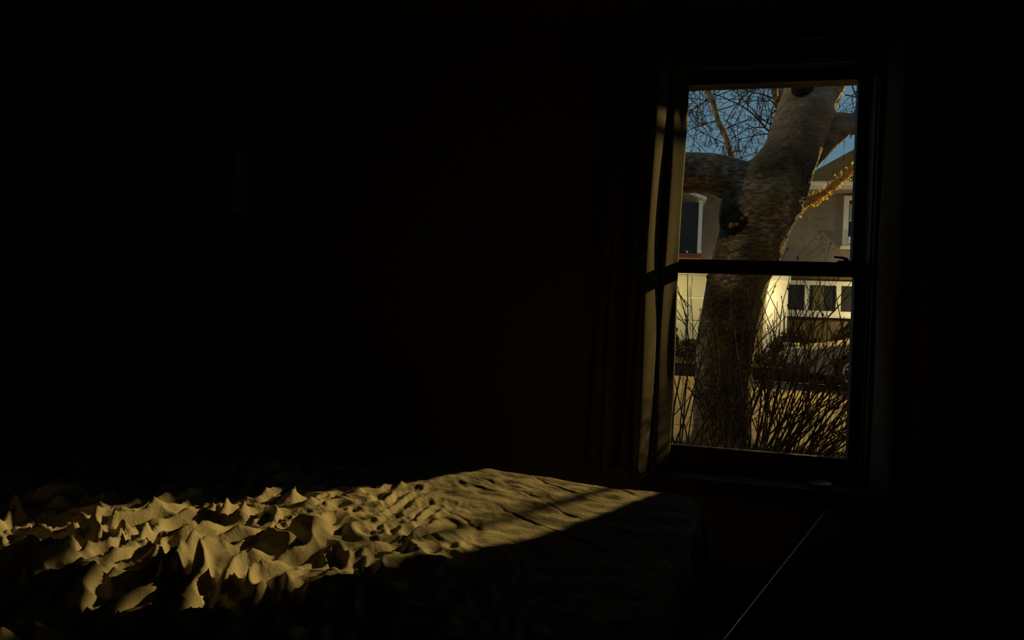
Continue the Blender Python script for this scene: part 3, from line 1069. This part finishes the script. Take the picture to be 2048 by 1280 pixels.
# projecting bay window at the left, its roof sloping
by = HY - 1.05
bxa, bxb = hx(1270, 450), hx(1392, 450)
za, zb = hz(516, 1380), hz(418, 1380)
bay = MB().box((bxa, by + .1, za - .25), (bxb + .10, HY - .26, za - .02)).build('bay_window', 'white_paint', hs)
for xa in (bxb, (bxa + bxb) / 2, bxa):
    MB().box((xa, by, za - .02), (xa + .11, by + .11, zb + .05)).build('post', 'white_paint', bay)
MB().box((bxa + .11, by + .04, za), ((bxa + bxb) / 2, by + .06, zb)).build('pane', 'pane_dark', bay)
MB().box(((bxa + bxb) / 2 + .11, by + .04, za), (bxb, by + .06, zb)).build('pane', 'pane_dark', bay)
MB().box((bxb + .03, by + .11, za), (bxb + .05, HY - .26, zb)).build('pane', 'pane_dark', bay)
MB().prism([(bxa - .1, zb + .90), (bxb + .2, zb + .05), (bxb + .2, zb + .14), (bxa - .1, zb + 1.0)], 1, by - .08, HY - .26).build('roof_edge', 'white_paint', bay)
MB().box((bxa, by - .10, za - .14), (bxb + .12, by + .1, za - .0)).build('flower_box', 'box_red', bay)
fl = random.Random(8)
for k in range(16):
    x = bxb + .10 - k * .13
    q = np.array([x, by - .02 + fl.uniform(-.04, .04), za + fl.uniform(.02, .08)])
    rad = fl.uniform(.025, .06)
    MB().tube([q - np.array([0, 0, rad]), q - np.array([0, 0, rad * .6]), q, q + np.array([0, 0, rad * .6]), q + np.array([0, 0, rad])], [rad * .2, rad * .8, rad, rad * .8, rad * .2], 7, .25, k).build('blossom', 'flower_white' if k % 3 == 0 else 'leaf_olive', bay)


# wall lanterns that light the garage and the pillar
def lantern(x, y, z, energy, label):
    r = empty('wall_lantern', (x, y, z))
    tag(r, label, 'lantern', 'lanterns on the house across the road')
    MB().box((x - .06, y + .10, z - .12), (x + .06, y + .12, z + .12), .01).build('back_plate', 'post_metal', r)
    MB().tube([(x, y + .11, z + .10), (x, y + .04, z + .17), (x, y, z + .15)], .012, 8).build('arm', 'post_metal', r, True)
    MB().tube([(x, y, z + .17), (x, y, z + .13), (x, y, z + .10)], [.01, .05, .09], 12).build('cap', 'post_metal', r, True)
    MB().tube([(x, y, z - .08), (x, y, z - .02), (x, y, z + .05)], [.02, .035, .025], 12).build('bulb', 'porch_glow', r, True)
    l = bpy.data.lights.new('lantern_light', 'POINT')
    l.energy = energy
    l.color = (1.0, 0.76, 0.36)
    l.shadow_soft_size = .06
    q = bpy.data.objects.new('lantern_light', l)
    q.location = (x, y - .12, z - .03)
    C.objects.link(q)
    q.parent = r
    q.matrix_parent_inverse = r.matrix_basis.inverted()


lantern(hx(1320), HY - .9, hz(590), 48, 'wall lantern lighting the cream garage door, left of the window view')
lantern(hx(1500), HY - 1.3, hz(600), 80, 'wall lantern lighting the white pillar, hidden behind the birch trunk')


lantern(hx(1790), HY - .9, hz(600), 180, 'unseen wall lantern added to warm the wide window, right of the window view')  # added lamp, unseen, to warm the right of the facade and the bushes


# ------------------------------------------------------------------ planting across the road
def bush(name, label, c, rx, ry, rz, n, m, seed, leaf=.05, group=None):
    r = empty(name, (c[0], c[1], c[2]))
    tag(r, label, 'bush', group)
    rs_ = np.random.RandomState(seed)
    V, Fc = [], []
    for i in range(n):
        d = rs_.normal(size=3); d /= np.linalg.norm(d)
        d[2] = abs(d[2]) * 1.0 - .15
        k = rs_.uniform(.72, 1.03) * (1 + .10 * float(vnoise(d[0] * 2.4 + seed, d[2] * 2.4 + d[1] * 2, seed)))
        p = np.array([c[0] + d[0] * rx * k, c[1] + d[1] * ry * k, max(c[2] + .02, c[2] + d[2] * rz * k)])
        a = rs_.normal(size=3); a /= np.linalg.norm(a)
        b = np.cross(a, rs_.normal(size=3)); b /= np.linalg.norm(b)
        s = leaf * rs_.uniform(.6, 1.3)
        k0 = len(V)
        V += [p - a * s, p + b * s * .45, p + a * s, p - b * s * .45]
        Fc.append((k0, k0 + 1, k0 + 2, k0 + 3))
    o = link('foliage', V, Fc, m, r)
    o['kind'] = 'stuff'
    st = MB()
    for i in range(9):
        a = rs_.uniform(0, 2 * math.pi)
        e = np.array([math.cos(a) * rx * .6, math.sin(a) * ry * .6, rz * rs_.uniform(.5, .85)])
        b0 = np.array(c) + np.array([rs_.normal() * .04, rs_.normal() * .04, -.05])
        st.tube([b0, b0 + e * .5 + np.array([0, 0, .05]), b0 + e], [.014, .01, .005], 5)
    st.build('stems', 'twig_brown', r)
    return r


def on_yard(px, Y):
    p = at(px, 700, Y)
    z = GZ + .20 + (Y - ROAD1 - .2) / (13.5 - ROAD1 - .2) * .06 if Y < 13.5 else GZ + .26 + (Y - 13.5) / 26.5 * .34
    return np.array([p[0], Y, z])


def bz(py, px, Y):
    return float(at(px, py, Y)[2])


GB = 'bushes across the road'
c = on_yard(1392, 14.0); bush('round_bush', 'rounded clipped bush in front of the garage', c, .78, .7, bz(672, 1392, 14.0) - c[2], 2600, 'leaf_olive', 1, .055, GB)
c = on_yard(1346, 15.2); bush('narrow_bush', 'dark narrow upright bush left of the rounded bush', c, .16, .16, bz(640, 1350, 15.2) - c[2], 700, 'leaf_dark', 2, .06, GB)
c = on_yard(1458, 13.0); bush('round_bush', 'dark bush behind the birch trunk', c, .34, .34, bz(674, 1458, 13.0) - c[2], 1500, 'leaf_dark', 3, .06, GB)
c = on_yard(1590, 15.6); bush('loose_bush', 'golden brown bush below the wide window', c, .8, .5, bz(648, 1590, 15.6) - c[2], 2200, 'leaf_gold', 4, .065, GB)
c = on_yard(1702, 16.6); bush('loose_bush', 'olive bush below the wide window beside the car', c, .75, .5, bz(640, 1702, 16.6) - c[2], 2000, 'leaf_olive', 5, .065, GB)
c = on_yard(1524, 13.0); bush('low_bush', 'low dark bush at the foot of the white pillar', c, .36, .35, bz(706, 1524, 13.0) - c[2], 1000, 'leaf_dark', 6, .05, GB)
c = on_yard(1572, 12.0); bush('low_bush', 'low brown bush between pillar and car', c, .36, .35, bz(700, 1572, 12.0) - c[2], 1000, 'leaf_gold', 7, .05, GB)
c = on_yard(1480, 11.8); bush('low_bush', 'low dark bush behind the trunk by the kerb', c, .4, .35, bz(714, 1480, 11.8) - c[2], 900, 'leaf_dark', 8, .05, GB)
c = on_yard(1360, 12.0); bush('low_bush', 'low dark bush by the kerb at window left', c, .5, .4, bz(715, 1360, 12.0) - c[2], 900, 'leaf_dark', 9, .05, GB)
# a pale flower pot
c = on_yard(1582, 13.4)
ptz = bz(685, 1582, 13.4)
pot = MB().tube([(c[0], c[1], c[2] - .02), (c[0], c[1], c[2] + .05), (c[0], c[1], ptz - .08), (c[0], c[1], ptz - .07), (c[0], c[1], ptz), (c[0], c[1], ptz - .01), (c[0], c[1], ptz - .08)],
                [.10, .11, .16, .185, .185, .15, .14], 20).build('flower_pot', 'terracotta', None, True)
tag(pot, 'pale flower pot standing among the bushes right of the pillar', 'flower pot')


# ------------------------------------------------------------------ parked car
def make_car(front_px, Y):
    fp = at(front_px, 740, Y)
    x0, gz = fp[0], GZ - .03
    root = empty('car', (x0 + 2.1, Y + .88, gz))
    tag(root, 'grey car parked across the road, front wheel in view', 'car')
    wdt = 1.76
    fw, rw, R = 0.86, 3.42, .335
    # side profile of the lower body with wheel arches
    prof = [(0.02, .30), (0.0, .42), (0.02, .60), (0.10, .72), (0.35, .80), (0.80, .88), (1.15, .95), (3.75, 1.00), (4.15, .96), (4.24, .80), (4.26, .45), (4.2, .28)]

    def arch(cx):
        return [(cx + .40 * math.cos(t), R + .40 * math.sin(t)) for t in np.linspace(-.18, math.pi + .18, 15)]
    low = arch(rw) + arch(fw)
    poly = prof + low
    n = len(poly)
    # cross-section rounding: several slices across the width, shrunk a little near the flanks
    sl = [(0.0, .955), (.03, .985), (.10, 1.0), (wdt - .10, 1.0), (wdt - .03, .985), (wdt, .955)]
    V, Fc = [], []
    for yy, k in sl:
        for i, (px_, pz_) in enumerate(poly):
            if i < len(prof):
                q = ((px_ - 2.13) * (1 - (1 - k) * .35) + 2.13, .30 + (pz_ - .30) * k if pz_ > .5 else pz_)
            else:
                q = (px_, pz_)
            V.append((x0 + q[0], Y + yy, gz + q[1]))
    for s_ in range(len(sl) - 1):
        for i in range(n):
            i2 = (i + 1) % n
            Fc.append((s_ * n + i, s_ * n + i2, (s_ + 1) * n + i2, (s_ + 1) * n + i))
    Fc.append(tuple(range(n - 1, -1, -1)))
    Fc.append(tuple((len(sl) - 1) * n + i for i in range(n)))
    link('body', V, Fc, 'car_paint', root)
    # cabin: pillars and roof as a tapering hull, glass set slightly proud
    cb = [(1.05, .93), (1.85, 1.42), (3.25, 1.45), (4.0, .97)]
    ins = [.06, .24, .24, .06]
    V = [(x0 + p[0], Y + i, gz + p[1]) for p, i in zip(cb, ins)] + [(x0 + p[0], Y + wdt - i, gz + p[1]) for p, i in zip(cb, ins)]
    link('cabin', V, [(3, 2, 1, 0), (4, 5, 6, 7), (0, 1, 5, 4), (1, 2, 6, 5), (2, 3, 7, 6), (3, 0, 4, 7)], 'car_paint', root)

    def quad(name, pts, m):
        link(name, [(x0 + p[0], Y + p[1], gz + p[2]) for p in pts], [(0, 1, 2, 3)], m, root)
    for sgn in (0, 1):
        f = (lambda y: y) if sgn == 0 else (lambda y: wdt - y)
        quad('side_window', [(1.28, f(.075), 1.00), (2.40, f(.075), 1.02), (2.40, f(.215), 1.37), (1.88, f(.215), 1.36)], 'pane_dark')
        quad('side_window', [(2.48, f(.075), 1.02), (3.72, f(.075), 1.03), (3.22, f(.215), 1.38), (2.48, f(.215), 1.37)], 'pane_dark')
    quad('windscreen', [(1.12, .14, .985), (1.12, wdt - .14, .985), (1.80, wdt - .29, 1.40), (1.80, .29, 1.40)], 'pane_dark')
    MB().box((x0 - .05, Y + .10, gz + .24), (x0 + .16, Y + wdt - .10, gz + .46), .04).build('bumper', 'black_plastic', root)
    for yy in (.10, wdt - .38):
        MB().box((x0 - .005, Y + yy, gz + .58), (x0 + .18, Y + yy + .28, gz + .72), .03).build('headlight', 'alloy', root)
    for cx in (fw, rw):
        for yy, sg in ((.02, -1), (wdt - .22, 1)):
            tv, tf = [], []
            pr = [(R - .10, 0), (R - .02, 0), (R, .03), (R, .17), (R - .02, .20), (R - .10, .20)]
            k = 32
            for r_, y_ in pr:
                for a in range(k):
                    t = 2 * math.pi * a / k
                    tv.append((x0 + cx + r_ * math.cos(t), Y + yy + y_, gz + R + r_ * math.sin(t)))
            for i in range(len(pr) - 1):
                for a in range(k):
                    tf.append((i * k + a, i * k + (a + 1) % k, (i + 1) * k + (a + 1) % k, (i + 1) * k + a))
            tf.append(tuple(range((len(pr) - 1) * k, len(pr) * k))); tf.append(tuple(range(k - 1, -1, -1)))
            whl = link('wheel', tv, tf, 'tyre', root)
            yr = Y + yy + (-.006 if sg < 0 else .206)
            rm = MB()
            ring = [(x0 + cx + (R - .095) * math.cos(t), yr, gz + R + (R - .095) * math.sin(t)) for t in np.linspace(0, 2 * math.pi, 33)]
            rm.tube(ring, .022, 6)
            for q in range(5):
                t = 2 * math.pi * q / 5 + .3
                rm.tube([(x0 + cx, yr, gz + R), (x0 + cx + .12 * math.cos(t), yr - .01 * (-sg), gz + R + .12 * math.sin(t)), (x0 + cx + (R - .10) * math.cos(t), yr, gz + R + (R - .10) * math.sin(t))], [.035, .024, .022], 6)
            rm.build('rim', 'alloy', whl)
    MB().tube([(x0 + 1.35, Y - .02, gz + 1.0), (x0 + 1.33, Y - .10, gz + 1.03), (x0 + 1.33, Y - .17, gz + 1.04)], [.03, .06, .05], 8).build('mirror', 'car_paint', root, True)


make_car(1612, 9.05)

# ------------------------------------------------------------------ street lamp
def street_lamp(P, ox, oy, label, light):
    """post, arm, hood and bulb around the light at P; the post stands at the offset ox, oy"""
    r = empty('street_lamp', (P[0] + ox, P[1] + oy, GZ))
    tag(r, label, 'street lamp', 'street lamps along the road')
    bx, by_ = P[0] + ox, P[1] + oy
    MB().tube([(bx, by_, GZ + .0), (bx, by_, GZ + .25), (bx, by_, GZ + .30), (bx, by_, P[2] + .1), (bx - ox * .06, by_ - oy * .06, P[2] + .3)], [.11, .10, .06, .045, .04], 14).build('post', 'post_metal', r, True)
    MB().tube(resample([(bx - ox * .04, by_ - oy * .04, P[2] + .25), (bx - ox * .35, by_ - oy * .35, P[2] + .36), (P[0] + ox * .22, P[1] + oy * .22, P[2] + .32)], 12), .03, 10).build('arm', 'post_metal', r, True)
    MB().tube([(P[0], P[1], P[2] + .34), (P[0], P[1], P[2] + .30), (P[0], P[1], P[2] + .20)], [.05, .24, .30], 20).build('hood', 'post_metal', r, True)
    MB().tube([(P[0], P[1], P[2] + .19), (P[0], P[1], P[2] + .15), (P[0], P[1], P[2] + .13)], [.10, .09, .03], 16).build('bulb', 'lamp_glow', r, True)
    light.parent = r
    light.matrix_parent_inverse = r.matrix_basis.inverted()


street_lamp(LAMP, .9, .55, 'dark street lamp on the far verge, lighting road and bedroom', lo)
street_lamp(FILL_LAMP, -.5, .5, 'unseen street lamp added on the near verge as fill light for the birch', lo2)
